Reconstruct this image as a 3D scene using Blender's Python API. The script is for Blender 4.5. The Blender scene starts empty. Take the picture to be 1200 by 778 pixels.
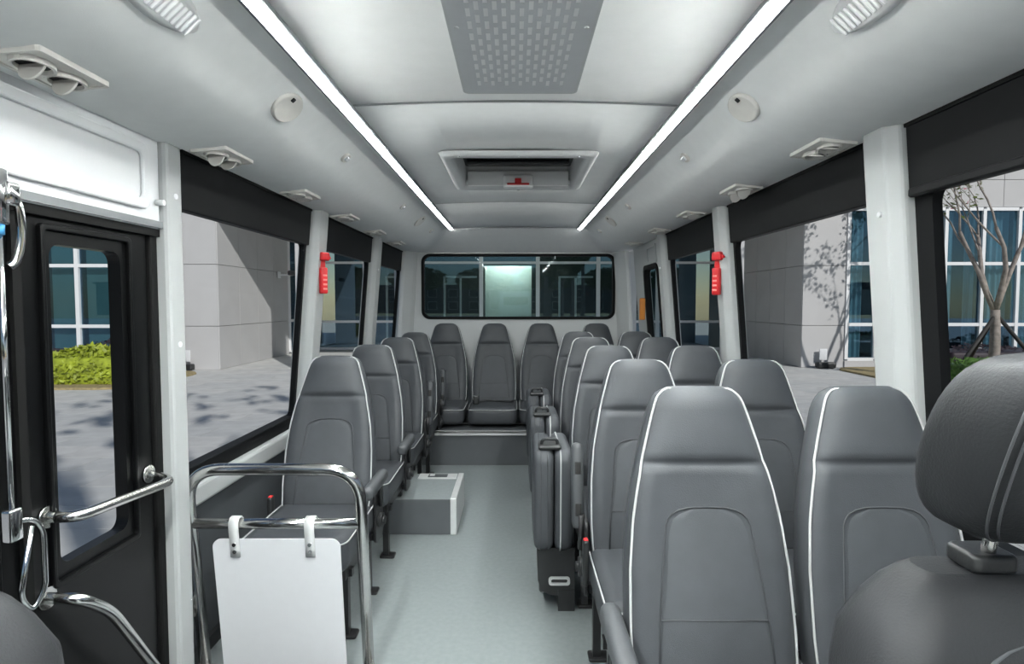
import bpy, bmesh, math, random
from mathutils import Vector, Matrix
random.seed(7)
S = bpy.context.scene
C = S.collection
PI = math.pi

# ------------------------------------------------------------------ camera
cd = bpy.data.cameras.new('camera'); cam = bpy.data.objects.new('camera', cd); C.objects.link(cam)
cd.sensor_fit = 'HORIZONTAL'; cd.sensor_width = 36.0; cd.lens = 36.0*680/1200
cd.shift_x = -4/1200
cd.clip_start = 0.03; cd.clip_end = 300
cam.location = (0, 0, 1.30); cam.rotation_euler = (math.radians(90-2.862), 0, 0)
S.camera = cam
# ------------------------------------------------------------------ world, sun, exposure
S.view_settings.view_transform = 'Standard'; S.view_settings.look = 'None'
S.view_settings.exposure = 0.0; S.view_settings.gamma = 1.0; S.view_settings.use_curve_mapping = False
SUN = Vector((-0.6, 1.0, -0.73)).normalized()
w = bpy.data.worlds.new('world'); S.world = w; w.use_nodes = True
nt = w.node_tree; bg = nt.nodes['Background']
sky = nt.nodes.new('ShaderNodeTexSky'); sky.sky_type = 'NISHITA'; sky.sun_disc = False
sky.sun_elevation = math.radians(32); sky.sun_rotation = math.atan2(-SUN.x, -SUN.y); sky.dust_density = .2
nt.links.new(sky.outputs[0], bg.inputs[0]); bg.inputs[1].default_value = 0.06
sd = bpy.data.lights.new('sun', 'SUN'); sd.energy = 3.0; sd.angle = math.radians(0.6); sd.color = (1, .975, .94)
sun = bpy.data.objects.new('sun', sd); C.objects.link(sun)
sun.rotation_euler = SUN.to_track_quat('-Z', 'Y').to_euler(); sun.location = (12, -20, 20)
LED = [(-.94, 1.15, 350), (1.15, 2.6, 180), (2.6, 3.9, 80), (3.9, 5.196, 34)]   # zones of the two ceiling light lines: from, to, radiance

# ------------------------------------------------------------------ materials
MATS = {}
def mat(name, col, rough=.5, metal=0, noise=0, nscale=30, bump=0, bscale=200, spec=.5, emit=None, estr=0, coat=0, stretch=None):
    if name in MATS: return MATS[name]
    m = bpy.data.materials.new(name); m.use_nodes = True; MATS[name] = m
    n = m.node_tree.nodes; l = m.node_tree.links; b = n['Principled BSDF']
    b.inputs['Base Color'].default_value = (*col, 1); b.inputs['Roughness'].default_value = rough
    b.inputs['Metallic'].default_value = metal; b.inputs['Specular IOR Level'].default_value = spec
    b.inputs['Coat Weight'].default_value = coat
    if emit: b.inputs['Emission Color'].default_value = (*emit, 1); b.inputs['Emission Strength'].default_value = estr
    tc = None
    def coord(sc):
        nonlocal tc
        if tc is None: tc = n.new('ShaderNodeTexCoord')
        mp = n.new('ShaderNodeMapping'); l.new(tc.outputs['Object'], mp.inputs[0])
        if stretch: mp.inputs['Scale'].default_value = stretch
        t = n.new('ShaderNodeTexNoise'); t.inputs['Scale'].default_value = sc; t.inputs['Detail'].default_value = 4
        l.new(mp.outputs[0], t.inputs['Vector']); return t
    if noise:
        t = coord(nscale); r = n.new('ShaderNodeValToRGB')
        r.color_ramp.elements[0].position = .3; r.color_ramp.elements[1].position = .7
        r.color_ramp.elements[0].color = (*[max(0, c*(1-noise)) for c in col], 1)
        r.color_ramp.elements[1].color = (*[min(1, c*(1+noise)) for c in col], 1)
        l.new(t.outputs['Fac'], r.inputs[0]); l.new(r.outputs[0], b.inputs['Base Color'])
    if bump:
        t = coord(bscale); bp = n.new('ShaderNodeBump'); bp.inputs['Strength'].default_value = bump
        bp.inputs['Distance'].default_value = .002
        l.new(t.outputs['Fac'], bp.inputs['Height']); l.new(bp.outputs[0], b.inputs['Normal'])
    return m
def glassmat(name, tint, refl=.06, gl=(1, 1, 1)):
    m = bpy.data.materials.new(name); m.use_nodes = True; MATS[name] = m
    n = m.node_tree.nodes; l = m.node_tree.links; n.remove(n['Principled BSDF'])
    tr = n.new('ShaderNodeBsdfTransparent'); tr.inputs[0].default_value = (*tint, 1)
    g = n.new('ShaderNodeBsdfGlossy'); g.inputs['Roughness'].default_value = .01; g.inputs[0].default_value = (*gl, 1)
    lw = n.new('ShaderNodeLayerWeight'); lw.inputs[0].default_value = .25
    mr = n.new('ShaderNodeMapRange'); mr.inputs['To Min'].default_value = refl; mr.inputs['To Max'].default_value = min(.9, refl*2.2)
    l.new(lw.outputs['Fresnel'], mr.inputs[0])
    mx = n.new('ShaderNodeMixShader'); l.new(mr.outputs[0], mx.inputs[0]); l.new(tr.outputs[0], mx.inputs[1]); l.new(g.outputs[0], mx.inputs[2])
    l.new(mx.outputs[0], n['Material Output'].inputs[0]); return m
M_leather = mat('seat_leather', (.058, .0625, .069), .45, spec=.3, bump=.25, bscale=380, noise=.06, nscale=14)
M_leather2 = mat('seat_insert', (.065, .07, .077), .5, spec=.3, bump=.35, bscale=700, noise=.05, nscale=18)
M_stitch = mat('stitch', (.05, .053, .058), .7, noise=.1)
M_piping = mat('white_piping', (.46, .47, .47), .4, noise=.03)
M_blackpl = mat('black_plastic', (.02, .021, .022), .4, bump=.2, noise=.1)
M_greypl = mat('charcoal_plastic', (.06, .064, .069), .45, bump=.2, noise=.05)
M_blackmetal = mat('black_metal', (.016, .016, .017), .35, noise=.1)
M_door = mat('door_black_paint', (.0022, .0024, .0027), .32, spec=.25, noise=.1, nscale=4)
M_rubber = mat('rubber', (.005, .005, .005), .7, noise=.1, spec=.2)
M_chrome = mat('stainless_steel', (.72, .71, .69), .16, metal=1, noise=.04, nscale=60)
M_chrome2 = mat('chrome', (.8, .8, .8), .08, metal=1, noise=.02)
M_ceil = mat('ceiling_fabric', (.92, .93, .92), .75, bump=.25, bscale=500, noise=.015, nscale=20)
M_white = mat('white_trim', (.74, .75, .765), .35, noise=.015, nscale=6)
M_wallw = mat('light_grey_trim', (.41, .425, .425), .45, noise=.02, nscale=6)
M_rearw = mat('rear_wall_brightened', (.60, .615, .615), .5, noise=.02, nscale=6)  # wall trim colour lightened at the rear to offset the weak light there
M_ivory = mat('ivory_plastic', (.78, .755, .71), .4, noise=.02)
M_grey = mat('grey_plastic', (.62, .63, .63), .4, noise=.02)
M_rail = mat('grey_aluminium_rail', (.22, .23, .24), .4, metal=.3, noise=.04)
M_band = mat('dark_window_band', (.006, .0063, .007), .5, noise=.1, nscale=3, spec=.12)
M_panel = mat('grey_wall_panel', (.06, .066, .072), .6, bump=.2, bscale=400, noise=.06, nscale=10)
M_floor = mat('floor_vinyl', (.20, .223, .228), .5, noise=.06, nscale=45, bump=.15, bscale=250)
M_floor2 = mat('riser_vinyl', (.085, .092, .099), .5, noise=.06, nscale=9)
M_alu = mat('aluminium_edge', (.62, .63, .63), .3, metal=.25, noise=.03)
M_red = mat('red_plastic', (.62, .02, .025), .35, noise=.05)
M_orange = mat('orange_plastic', (.62, .22, .03), .4, noise=.05)
M_led = [mat('led_diffuser_%d' % k, (.9, .9, .9), .5, emit=(.96, 1.0, .98), estr=z[2], noise=.01) for k, z in enumerate(LED)]
M_hole = mat('dark_void', (.01, .01, .01), .8, noise=.1)
M_glass = glassmat('window_glass', (.98, .985, .985), .006)
M_glassr = glassmat('rear_window_glass', (.84, .89, .90), .002)
M_bglass = glassmat('building_glass', (.62, .72, .76), .09, (.45, .72, 1))  # blue put into the reflection tint to imitate reflected sky
M_bglassd = glassmat('hall_glass', (.76, .81, .80), .10, (.45, .72, 1))  # same sky blue painted into its reflections
M_stone = mat('white_stone_cladding', (.52, .515, .515), .65, noise=.03, nscale=1.3, bump=.1, bscale=90)
M_joint = mat('panel_joint', (.25, .25, .25), .8, noise=.05)
M_mull = mat('white_mullion', (.84, .85, .86), .45, noise=.02)
M_paver = [mat('paver_%d' % i, c, .75, noise=.10, nscale=3.1, bump=.3, bscale=60) for i, c in enumerate([(.60, .60, .585), (.57, .575, .565), (.63, .625, .605)])]
M_ground = mat('paver_joint', (.22, .22, .21), .9, noise=.1)
M_soil = mat('dry_grass_soil', (.36, .29, .15), .95, noise=.3, nscale=12, bump=.5, bscale=40)
M_hedge = mat('yellow_green_leaf', (.30, .36, .03), .55, noise=.45, nscale=5)
M_hedge2 = mat('green_leaf', (.10, .21, .035), .55, noise=.45, nscale=5)
M_purple = mat('purple_leaf', (.022, .012, .02), .6, noise=.4, nscale=5)
M_leaf = mat('tree_leaf', (.09, .15, .03), .6, noise=.4, nscale=3)
M_leafs = mat('sparse_leaf', (.10, .13, .03), .6, noise=.5, nscale=6)
M_flower = mat('pink_blossom', (.45, .09, .14), .6, noise=.3)
M_bark = mat('pale_bark', (.30, .26, .23), .8, noise=.3, nscale=9, bump=.5, bscale=30)
M_stake = mat('dark_stake', (.03, .028, .026), .7, noise=.2)
M_curtain = mat('teal_curtain', (.42, .56, .60), .8, noise=.06, nscale=3)
M_room = mat('dark_room', (.07, .08, .085), .9, noise=.1, nscale=.7)
M_pale = mat('pale_green_partition', (.66, .76, .70), .6, noise=.03, nscale=.6)
M_lamp2 = mat('partition_fill_lamp', (.9, .9, .9), .5, emit=(1, 1, .93), estr=80, noise=.01)
M_shutter = mat('dark_frame', (.05, .055, .06), .4, noise=.05)

# ------------------------------------------------------------------ mesh helpers
def rrect(w, h, r, n=5, cx=0, cy=0):
    pts = []
    for (sx, sy, a0) in ((1, 1, 0), (-1, 1, 90), (-1, -1, 180), (1, -1, 270)):
        for k in range(n+1):
            a = math.radians(a0+90*k/n)
            pts.append((cx+sx*(w/2-r)+r*math.cos(a), cy+sy*(h/2-r)+r*math.sin(a)))
    return pts
class MB:
    def __init__(s): s.v = []; s.f = []; s.sm = []
    def add(s, vs, fs, smooth=False):
        o = len(s.v); s.v += [tuple(x) for x in vs]
        for f in fs: s.f.append([i+o for i in f]); s.sm.append(smooth)
        return s
    def hexa(s, p):
        return s.add(p, [(0, 3, 2, 1), (4, 5, 6, 7), (0, 1, 5, 4), (1, 2, 6, 5), (2, 3, 7, 6), (3, 0, 4, 7)])
    def box(s, x0, x1, y0, y1, z0, z1):
        return s.hexa([(x0, y0, z0), (x1, y0, z0), (x1, y1, z0), (x0, y1, z0), (x0, y0, z1), (x1, y0, z1), (x1, y1, z1), (x0, y1, z1)])
    def loft(s, rings, closed=True, caps=True, smooth=True, loop=False):
        n = len(rings[0]); vs = [p for r in rings for p in r]; fs = []
        m = len(rings)
        for i in range(m if loop else m-1):
            for j in range(n if closed else n-1):
                k = (j+1) % n; i2 = (i+1) % m
                fs.append((i*n+j, i*n+k, i2*n+k, i2*n+j))
        s.add(vs, fs, smooth)
        if caps and closed and not loop:
            o = len(s.v)-len(vs)
            s.f.append([o+i for i in range(n)][::-1]); s.sm.append(False)
            s.f.append([o+(m-1)*n+i for i in range(n)]); s.sm.append(False)
        return s
    def tube(s, path, r, n=10, closed=False, caps=True):
        P = [Vector(p) for p in path]; m = len(P); rings = []
        up = None
        for i, p in enumerate(P):
            a = P[(i-1) % m] if (closed or i > 0) else p
            b = P[(i+1) % m] if (closed or i < m-1) else p
            t = (b-a).normalized()
            if up is None: up = t.orthogonal().normalized()
            up = (up-t*up.dot(t)); up = up.normalized() if up.length > 1e-6 else t.orthogonal().normalized()
            q = t.cross(up)
            rr = r[i] if isinstance(r, (list, tuple)) else r
            rings.append([p+(up*math.cos(2*PI*k/n)+q*math.sin(2*PI*k/n))*rr for k in range(n)])
        return s.loft(rings, True, caps, True, loop=closed)
    def cyl(s, a, b, r, n=16, r2=None): return s.tube([a, b], [r, r if r2 is None else r2], n)
    def rbox(s, x0, x1, y0, y1, z0, z1, r, e=None, n=4, axis='z', n2=3):
        # rounded box: corner radius r in the plane across `axis`, edge rounding e along it
        e = r if e is None else e
        a = {'x': 0, 'y': 1, 'z': 2}[axis]; lo = (x0, y0, z0); hi = (x1, y1, z1)
        u, v = [(1, 2), (2, 0), (0, 1)][a]
        W = hi[u]-lo[u]; H = hi[v]-lo[v]; cu = (hi[u]+lo[u])/2; cv = (hi[v]+lo[v])/2
        rings = []
        lv = [(lo[a]+e*(1-math.cos(k/n2*PI/2)), e*(1-math.sin(k/n2*PI/2))) for k in range(n2+1)]
        lv += [(hi[a]-e*(1-math.cos(k/n2*PI/2)), e*(1-math.sin(k/n2*PI/2))) for k in range(n2, -1, -1)]
        for (h, ins) in lv:
            rr = max(r-ins, .0008); ring = []
            for (pu, pv) in rrect(W-2*ins, H-2*ins, rr, n, cu, cv):
                q = [0, 0, 0]; q[a] = h; q[u] = pu; q[v] = pv; ring.append(tuple(q))
            rings.append(ring)
        return s.loft(rings)
    def frame(s, outer, inner, f0, f1):
        # plate between two 2D rings of equal length; f0/f1 map (u,v)->3D for the two faces
        A = [f0(*p) for p in outer]; B = [f0(*p) for p in inner]; D = [f1(*p) for p in inner]; E = [f1(*p) for p in outer]
        return s.loft([A, B, D, E], True, False, False, loop=True)
    def prism(s, poly, f0, f1, smooth=False):
        s.loft([[f0(*p) for p in poly], [f1(*p) for p in poly]], True, True, smooth); return s
    def mesh(s, name):
        me = bpy.data.meshes.new(name); me.from_pydata(s.v, [], s.f)
        me.polygons.foreach_set('use_smooth', s.sm)
        bm = bmesh.new(); bm.from_mesh(me); bmesh.ops.recalc_face_normals(bm, faces=bm.faces); bm.to_mesh(me); bm.free()
        return me
    def build(s, name, m, parent=None, bevel=0, loc=None):
        me = s.mesh(name); return link(name, me, m, parent, bevel, loc)
def link(name, me, m, parent=None, bevel=0, loc=None):
    if m and not me.materials: me.materials.append(m)
    o = bpy.data.objects.new(name, me); C.objects.link(o)
    if parent: o.parent = parent
    if loc: o.location = loc
    if bevel:
        b = o.modifiers.new('bevel', 'BEVEL'); b.width = bevel; b.segments = 2; b.limit_method = 'ANGLE'
    return o
def tag(o, label=None, cat=None, group=None, kind=None):
    if label: o['label'] = label
    if cat: o['category'] = cat
    if group: o['group'] = group
    if kind: o['kind'] = kind
    return o
def empty(name, loc=(0, 0, 0), rz=0):
    o = bpy.data.objects.new(name, None); C.objects.link(o); o.location = loc; o.rotation_euler = (0, 0, rz); o.empty_display_size = .1; return o
def copy_tree(o, parent=None):
    c = o.copy(); C.objects.link(c); c.parent = parent
    for ch in list(o.children): copy_tree(ch, c)
    return c
CACHE = {}
def cached(key, fn):
    if key not in CACHE: CACHE[key] = fn().mesh(key)
    return CACHE[key]
def smoothpath(pts, n=6):
    P = [Vector(p) for p in pts]; out = []
    for i in range(len(P)-1):
        p0 = P[max(i-1, 0)]; p1 = P[i]; p2 = P[i+1]; p3 = P[min(i+2, len(P)-1)]
        for k in range(n):
            t = k/n
            out.append(.5*((2*p1)+(p2-p0)*t+(2*p0-5*p1+4*p2-p3)*t*t+(3*p1-p0-3*p2+p3)*t**3))
    out.append(P[-1]); return out
def bendpath(pts, r, n=6):
    # polyline with rounded corners of radius r
    P = [Vector(p) for p in pts]; out = [P[0]]
    for i in range(1, len(P)-1):
        a = (P[i-1]-P[i]); b = (P[i+1]-P[i]); rr = min(r, a.length*.49, b.length*.49)
        a = P[i]+a.normalized()*rr; b = P[i]+b.normalized()*rr
        for k in range(n+1):
            t = k/n; out.append(a*(1-t)**2+P[i]*2*t*(1-t)+b*t*t)
    out.append(P[-1]); return out

# ------------------------------------------------------------------ the bus shell
YF, YR = -1.0, 5.62                 # windscreen and rear wall
HC, HW = 1.965, 1.784               # ceiling and cornice heights
def WX(h): return 1.065+(1.784-max(h, .62))*.085
def wslab(mb, side, y0, y1, h0, h1, a, b):
    # slab that follows the leaning wall; a and b are offsets inward(-)/outward(+)
    p = []
    for h in (h0, h1):
        for (y, o) in ((y0, a), (y0, b), (y1, b), (y1, a)): p.append((side*(WX(h)+o), y, h))
    return mb.hexa(p)
# floor with door step well and rear platform
fl = empty('floor'); tag(fl, 'grey vinyl bus floor with a raised rear platform', 'floor', kind='structure')
MB().box(-.58, 1.16, YF, 4.6, -.05, 0).box(-1.16, -.58, 1.95, 4.6, -.05, 0).box(-1.16, -.58, YF, .85, -.05, 0).build('floor_covering', M_floor, fl)
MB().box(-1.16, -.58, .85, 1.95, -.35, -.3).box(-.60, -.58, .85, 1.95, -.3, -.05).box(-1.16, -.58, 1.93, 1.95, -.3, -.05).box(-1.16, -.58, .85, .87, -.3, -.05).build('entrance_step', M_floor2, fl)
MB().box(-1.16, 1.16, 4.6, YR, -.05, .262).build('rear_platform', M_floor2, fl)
MB().box(-1.16, 1.16, 4.575, 4.625, .262, .277).box(-1.16, 1.16, 4.575, 4.598, .245, .277).build('platform_edge_trim', M_alu, fl, .003)
# walls
def wall(side):
    nm = 'wall_left' if side < 0 else 'wall_right'
    wl = empty(nm); tag(wl, 'bus side wall with door and grey lower panel' if side < 0 else 'bus side wall with grey lower panel behind paired seats', 'wall', kind='structure')
    y0 = 1.87 if side < 0 else YF
    mb = MB(); wslab(mb, side, y0, YR, 0, .58, 0, .05); mb.build('lower_panel', M_panel, wl)
    if side < 0:
        mb = MB(); wslab(mb, side, YF, .72, -.1, .72, 0, .05); mb.build('lower_panel', M_panel, wl)
    mb = MB(); wslab(mb, side, y0, YR, .575, .655, -.035, .05); mb.build('sill_ledge', M_wallw, wl, .012)
    mb = MB(); wslab(mb, side, y0, YR, .655, .715, -.004, .05); mb.build('window_lower_band', M_band, wl, .004)
    mb = MB(); wslab(mb, side, y0, YR, 0, .05, -.02, 0); mb.build('kick_strip', M_blackpl, wl)
    # pillars
    if side < 0: PL = [(3.04, 3.22), (4.33, 4.50)]
    else: PL = [(1.60, 1.755), (2.92, 3.06), (4.10, 4.25)]
    for (a, b) in PL:
        poly = []
        rings = []
        for h in (.60, 1.80):
            X = WX(h)
            rings.append([(side*(X+.05), a, h), (side*(X-.018), a, h), (side*(X-.05), a+.03, h), (side*(X-.05), b-.03, h), (side*(X-.018), b, h), (side*(X+.05), b, h)])
        MB().loft(rings, smooth=False).build('pillar', M_wallw, wl, .008)
        for h in (1.55, .85):
            MB().cyl((side*(WX(h)-.048), a+.06, h), (side*(WX(h)-.056), a+.06, h), .008, 10).build('screw_cap', M_white, wl)
    return wl, PL
wl, PLl = wall(-1); wr, PLr = wall(1)
# front white post by the door, header panel above the door
MB().box(-1.13, -1.055, 1.775, 1.86, -.3, 1.80).build('door_post', M_wallw, wl, .012)
MB().box(-1.13, -1.075, -.6, 1.775, 1.52, 1.80).build('door_header', M_white, wl, .01)
hp = rrect(1.5, .19, .03, 5, .96, 1.665)
hp2 = rrect(1.44, .13, .02, 5, .96, 1.665)
MB().frame(hp, hp2, lambda u, v: (-1.076, u, v), lambda u, v: (-1.062, u, v)).build('header_emboss', M_white, wl, .006)
for (y, h) in ((1.16, 1.765), (1.18, 1.56), (1.755, 1.60), (1.82, 1.63), (1.82, 1.17)):
    MB().cyl((-1.075, y, h), (-1.052, y, h), .009, 10).build('screw_cap', M_white, wl)
# front corner posts behind the camera, roof shell
for sx in (-1, 1):
    MB().box(min(sx*1.07, sx*1.13), max(sx*1.07, sx*1.13), YF, YF+.12, 0, 1.8).build('front_corner_post', M_wallw, wl if sx < 0 else wr)
# ------------------------------------------------------------------ windows
wn = [0]
def window(side, y0, y1, label, glass=None, frame_w=.03, band=True, hband=1.60, dark=True):
    wn[0] += 1
    t = empty('window_%d' % wn[0]); tag(t, label, 'window', kind='structure')
    mb = MB(); wslab(mb, side, y0, y1, .70, hband+.03, .022, .028); mb.build('pane', glass or M_glass, t)
    if band:
        mb = MB(); wslab(mb, side, y0, y1, hband, 1.80, -.006, .03); mb.build('dark_band', M_band, t, .004)
    # dark frame around the glass, rounded corners
    yc = (y0+y1)/2; hc = (.70+hband+.02)/2; W = y1-y0; H = hband+.02-.70
    o = rrect(W, H, .004, 6, yc, hc); i = rrect(W-2*frame_w, H-.02, .05, 6, yc, hc)
    MB().frame(o, i, lambda u, v: (side*(WX(v)+.008), u, v), lambda u, v: (side*(WX(v)+.035), u, v)).build('window_frame', M_band, t)
    mb = MB(); wslab(mb, side, y0, y1, 1.775, 1.80, -.012, .0); mb.build('cornice_seal', M_rubber, t)
    return t
window(-1, 1.86, 3.05, 'large side window next to the bus door')
window(-1, 3.21, 4.34, 'side window behind the pillar with a red hammer, door side')
window(-1, 4.49, YR-.12, 'rearmost narrow side window on the door side')
t = window(1, -.6, 1.61, "side window beside the driver's seat headrest", frame_w=.075, hband=1.60)
MB().box(1.062, 1.09, -.6, 1.59, 1.585, 1.61).build('blind_rail', M_band, t, .006)
window(1, 1.75, 2.93, 'large side window behind the paired seats')
window(1, 3.05, 4.11, 'side window between red hammer pillar and emergency door')
for tt in (wl,): pass
# interior faces of the rear side wall: emergency door at the right rear
dr = empty('door_2'); tag(dr, 'white emergency door with small rounded window at the bus rear', 'door', kind='structure')
o = rrect(.98, 1.16, .004, 6, 4.74, 1.22); i = rrect(.46, .78, .06, 6, 4.62, 1.20)
MB().frame(o, i, lambda u, v: (WX(v)-.01, u, v), lambda u, v: (WX(v)+.04, u, v)).build('door_panel', M_wallw, dr)
o = rrect(.49, .81, .07, 6, 4.62, 1.20); i = rrect(.42, .74, .055, 6, 4.62, 1.20)
MB().frame(o, i, lambda u, v: (WX(v)-.02, u, v), lambda u, v: (WX(v)+.03, u, v)).build('window_gasket', M_rubber, dr)
MB().prism(rrect(.44, .76, .05, 6, 4.62, 1.2), lambda u, v: (WX(v)+.012, u, v), lambda u, v: (WX(v)+.017, u, v)).build('pane', M_glassr, dr)
MB().rbox(1.03, 1.075, 4.80, 4.835, 1.16, 1.34, .008).build('release_handle', M_orange, dr)
o = rrect(.30, .14, .02, 5, 4.55, 1.68); i = rrect(.26, .10, .015, 5, 4.55, 1.68)
MB().frame(o, i, lambda u, v: (WX(v)-.018, u, v), lambda u, v: (WX(v), u, v)).build('cover_emboss', M_wallw, dr)
# rear wall
wb = empty('wall_back'); tag(wb, 'white rear wall of the bus around a wide window', 'wall', kind='structure')
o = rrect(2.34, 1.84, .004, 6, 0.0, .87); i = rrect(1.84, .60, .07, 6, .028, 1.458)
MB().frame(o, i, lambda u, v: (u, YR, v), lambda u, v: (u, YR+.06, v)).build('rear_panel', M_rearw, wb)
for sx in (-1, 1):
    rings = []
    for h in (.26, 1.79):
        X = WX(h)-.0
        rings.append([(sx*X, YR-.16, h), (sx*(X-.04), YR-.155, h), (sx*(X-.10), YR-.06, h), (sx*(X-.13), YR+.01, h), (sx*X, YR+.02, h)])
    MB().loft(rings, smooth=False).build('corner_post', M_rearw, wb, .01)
wn[0] += 1
rw = empty('window_%d' % wn[0]); tag(rw, 'wide rear window above the back row of seats', 'window', kind='structure')
o = rrect(1.87, .63, .08, 6, .028, 1.458); i = rrect(1.82, .58, .06, 6, .028, 1.458)
MB().frame(o, i, lambda u, v: (u, YR-.012, v), lambda u, v: (u, YR+.05, v)).build('window_gasket', M_rubber, rw)
MB().prism(rrect(1.84, .60, .06, 6, .028, 1.458), lambda u, v: (u, YR+.02, v), lambda u, v: (u, YR+.026, v)).build('pane', M_glassr, rw)
# windscreen, dash (behind the camera)
wn[0] += 1
ws = empty('window_%d' % wn[0]); tag(ws, 'windscreen at the front of the bus', 'window', kind='structure')
MB().box(-1.08, 1.08, YF-.02, YF-.014, .72, 1.9).build('pane', M_glass, ws)
wf = MB().box(-1.16, 1.16, YF-.05, YF+.02, -.05, .72).build('wall_front', M_greypl); tag(wf, 'dark bulkhead below the windscreen', 'wall', kind='structure')

db = MB().rbox(-1.06, 1.06, YF+.03, -.52, .0, .74, .1, .05).build('dashboard', mat('dash_bounce_plastic', (.72, .72, .71), .5, noise=.02)); tag(db, 'dashboard under the windscreen, made pale grey to bounce sunlight up', 'dashboard')  # unseen; made pale to bounce sunlight up inside the bus
# ------------------------------------------------------------------ ceiling
ce = empty('ceiling'); tag(ce, 'white padded bus ceiling with curved sides', 'ceiling', kind='structure')
prof = [(.588, 1.966), (.62, 1.958), (.655, 1.938), (.69, 1.908), (.725, 1.877), (.765, 1.848), (.81, 1.824), (.87, 1.804), (.95, 1.792), (1.02, 1.786), (1.08, 1.784)]
YE = 5.2
for sx in (-1, 1):
    MB().loft([[(sx*x, y, z) for (x, z) in prof] for y in [YF, 0, 1, 2, 3, 4, YE]], closed=False, caps=False).loft(
        [[(sx*x, y, z+.04) for (x, z) in prof] for y in [YF, YE]], closed=False, caps=False).build('cove_panel', M_ceil, ce)
    # rear return of the cove
    r2 = [(.82+(1.08-.82)*k/10, 1.785) for k in range(11)]
    MB().loft([[(sx*x, YE, z) for (x, z) in prof], [(sx*(x*.6+a*.4), YE+.17, z*.55+b*.45) for (x, z), (a, b) in zip(prof, r2)], [(sx*x, YR, z) for (x, z) in r2]], closed=False, caps=False).build('cove_return', M_ceil, ce)
def arch(x): return HC+.015*(1-(x/.552)**2)
def cpanel(y0, y1, hole=None):
    xs = sorted({-.552+1.104*k/12 for k in range(13)} | ({hole[0], hole[1]} if hole else set())); ys = [y0]+([hole[2], hole[3]] if hole else [])+[y1]
    nx = len(xs); vs = [(x, y, arch(x)) for y in ys for x in xs]; fs = []
    for j in range(len(ys)-1):
        for i in range(nx-1):
            if hole and j == 1 and xs[i] >= hole[0]-1e-6 and xs[i+1] <= hole[1]+1e-6: continue
            fs.append((j*nx+i, j*nx+i+1, (j+1)*nx+i+1, (j+1)*nx+i))
    o = MB().add(vs, fs, True).build('ceiling_panel', M_ceil, ce)
    sm = o.modifiers.new('thickness', 'SOLIDIFY'); sm.thickness = .02; sm.offset = 1 if o.data.polygons[0].normal.z > 0 else -1
cpanel(YF, 1.985); cpanel(2.001, 3.935, (-.30, .33, 2.68, 3.33)); cpanel(3.942, YE)
for (ya, yb) in ((1.9855, 2.0005), (3.9355, 3.9415)):
    MB().loft([[(x, y, arch(x)-.0015+dz) for x in [-.552+1.104*k/12 for k in range(13)]] for (y, dz) in ((ya, .02), (ya, 0), (yb, 0), (yb, .02))], closed=False, caps=False).build('seam_strip', mat('grey_seam', (.30, .31, .31), .6, noise=.03), ce)
MB().loft([[(x, YE, HC-.002) for x in (-.585, -.3, 0, .3, .585)], [(x, YE+.02, HC-.012) for x in (-.60, -.3, 0, .3, .60)], [(x, YE+.2, 1.88) for x in (-.70, -.35, 0, .35, .70)], [(x, YR, 1.785) for x in (-.82, -.4, 0, .4, .82)]], closed=False, caps=False).build('rear_dome', M_ceil, ce)
MB().box(-1.16, 1.16, YF-.05, YR+.06, 2.16, 2.2).box(-1.16, -1.09, YF-.05, YR+.06, 1.80, 2.16).box(1.09, 1.16, YF-.05, YR+.06, 1.80, 2.16).box(-1.16, 1.16, YR, YR+.06, 1.79, 2.16).box(-1.16, 1.16, YF-.05, YF, 1.9, 2.16).build('roof_shell', M_white, ce)
# LED light lines
for sx, lb in ((-1, 'white LED light line along the ceiling on the door side'), (1, "white LED light line along the ceiling on the driver's side")):
    t = empty('ceiling_light_line', (sx*.568, 0, HC)); tag(t, lb, 'light', 'LED lines along the ceiling')
    for s2 in (-1, 1):
        dp = .024 if s2 == sx else .012      # deeper lip on the duct side
        MB().box(min(s2*.0135, s2*.022), max(s2*.0135, s2*.022), YF+.05, YE, -dp, .02).build('rail', M_rail, t)
    for k, (a, b, e_) in enumerate(LED):
        MB().loft([[(-.0135, y, .005), (-.0135, y, -.011), (-.008, y, -.015), (0, y, -.0165), (.008, y, -.015), (.0135, y, -.011), (.0135, y, .005)] for y in (a+.001, b-.001)], smooth=False).build('diffuser', M_led[k], t)
    for y in (1.15, 2.6, 3.9):
        MB().box(-.0135, .0135, y-.001, y+.001, -.017, .0).build('diffuser_joint', M_rail, t)
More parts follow.
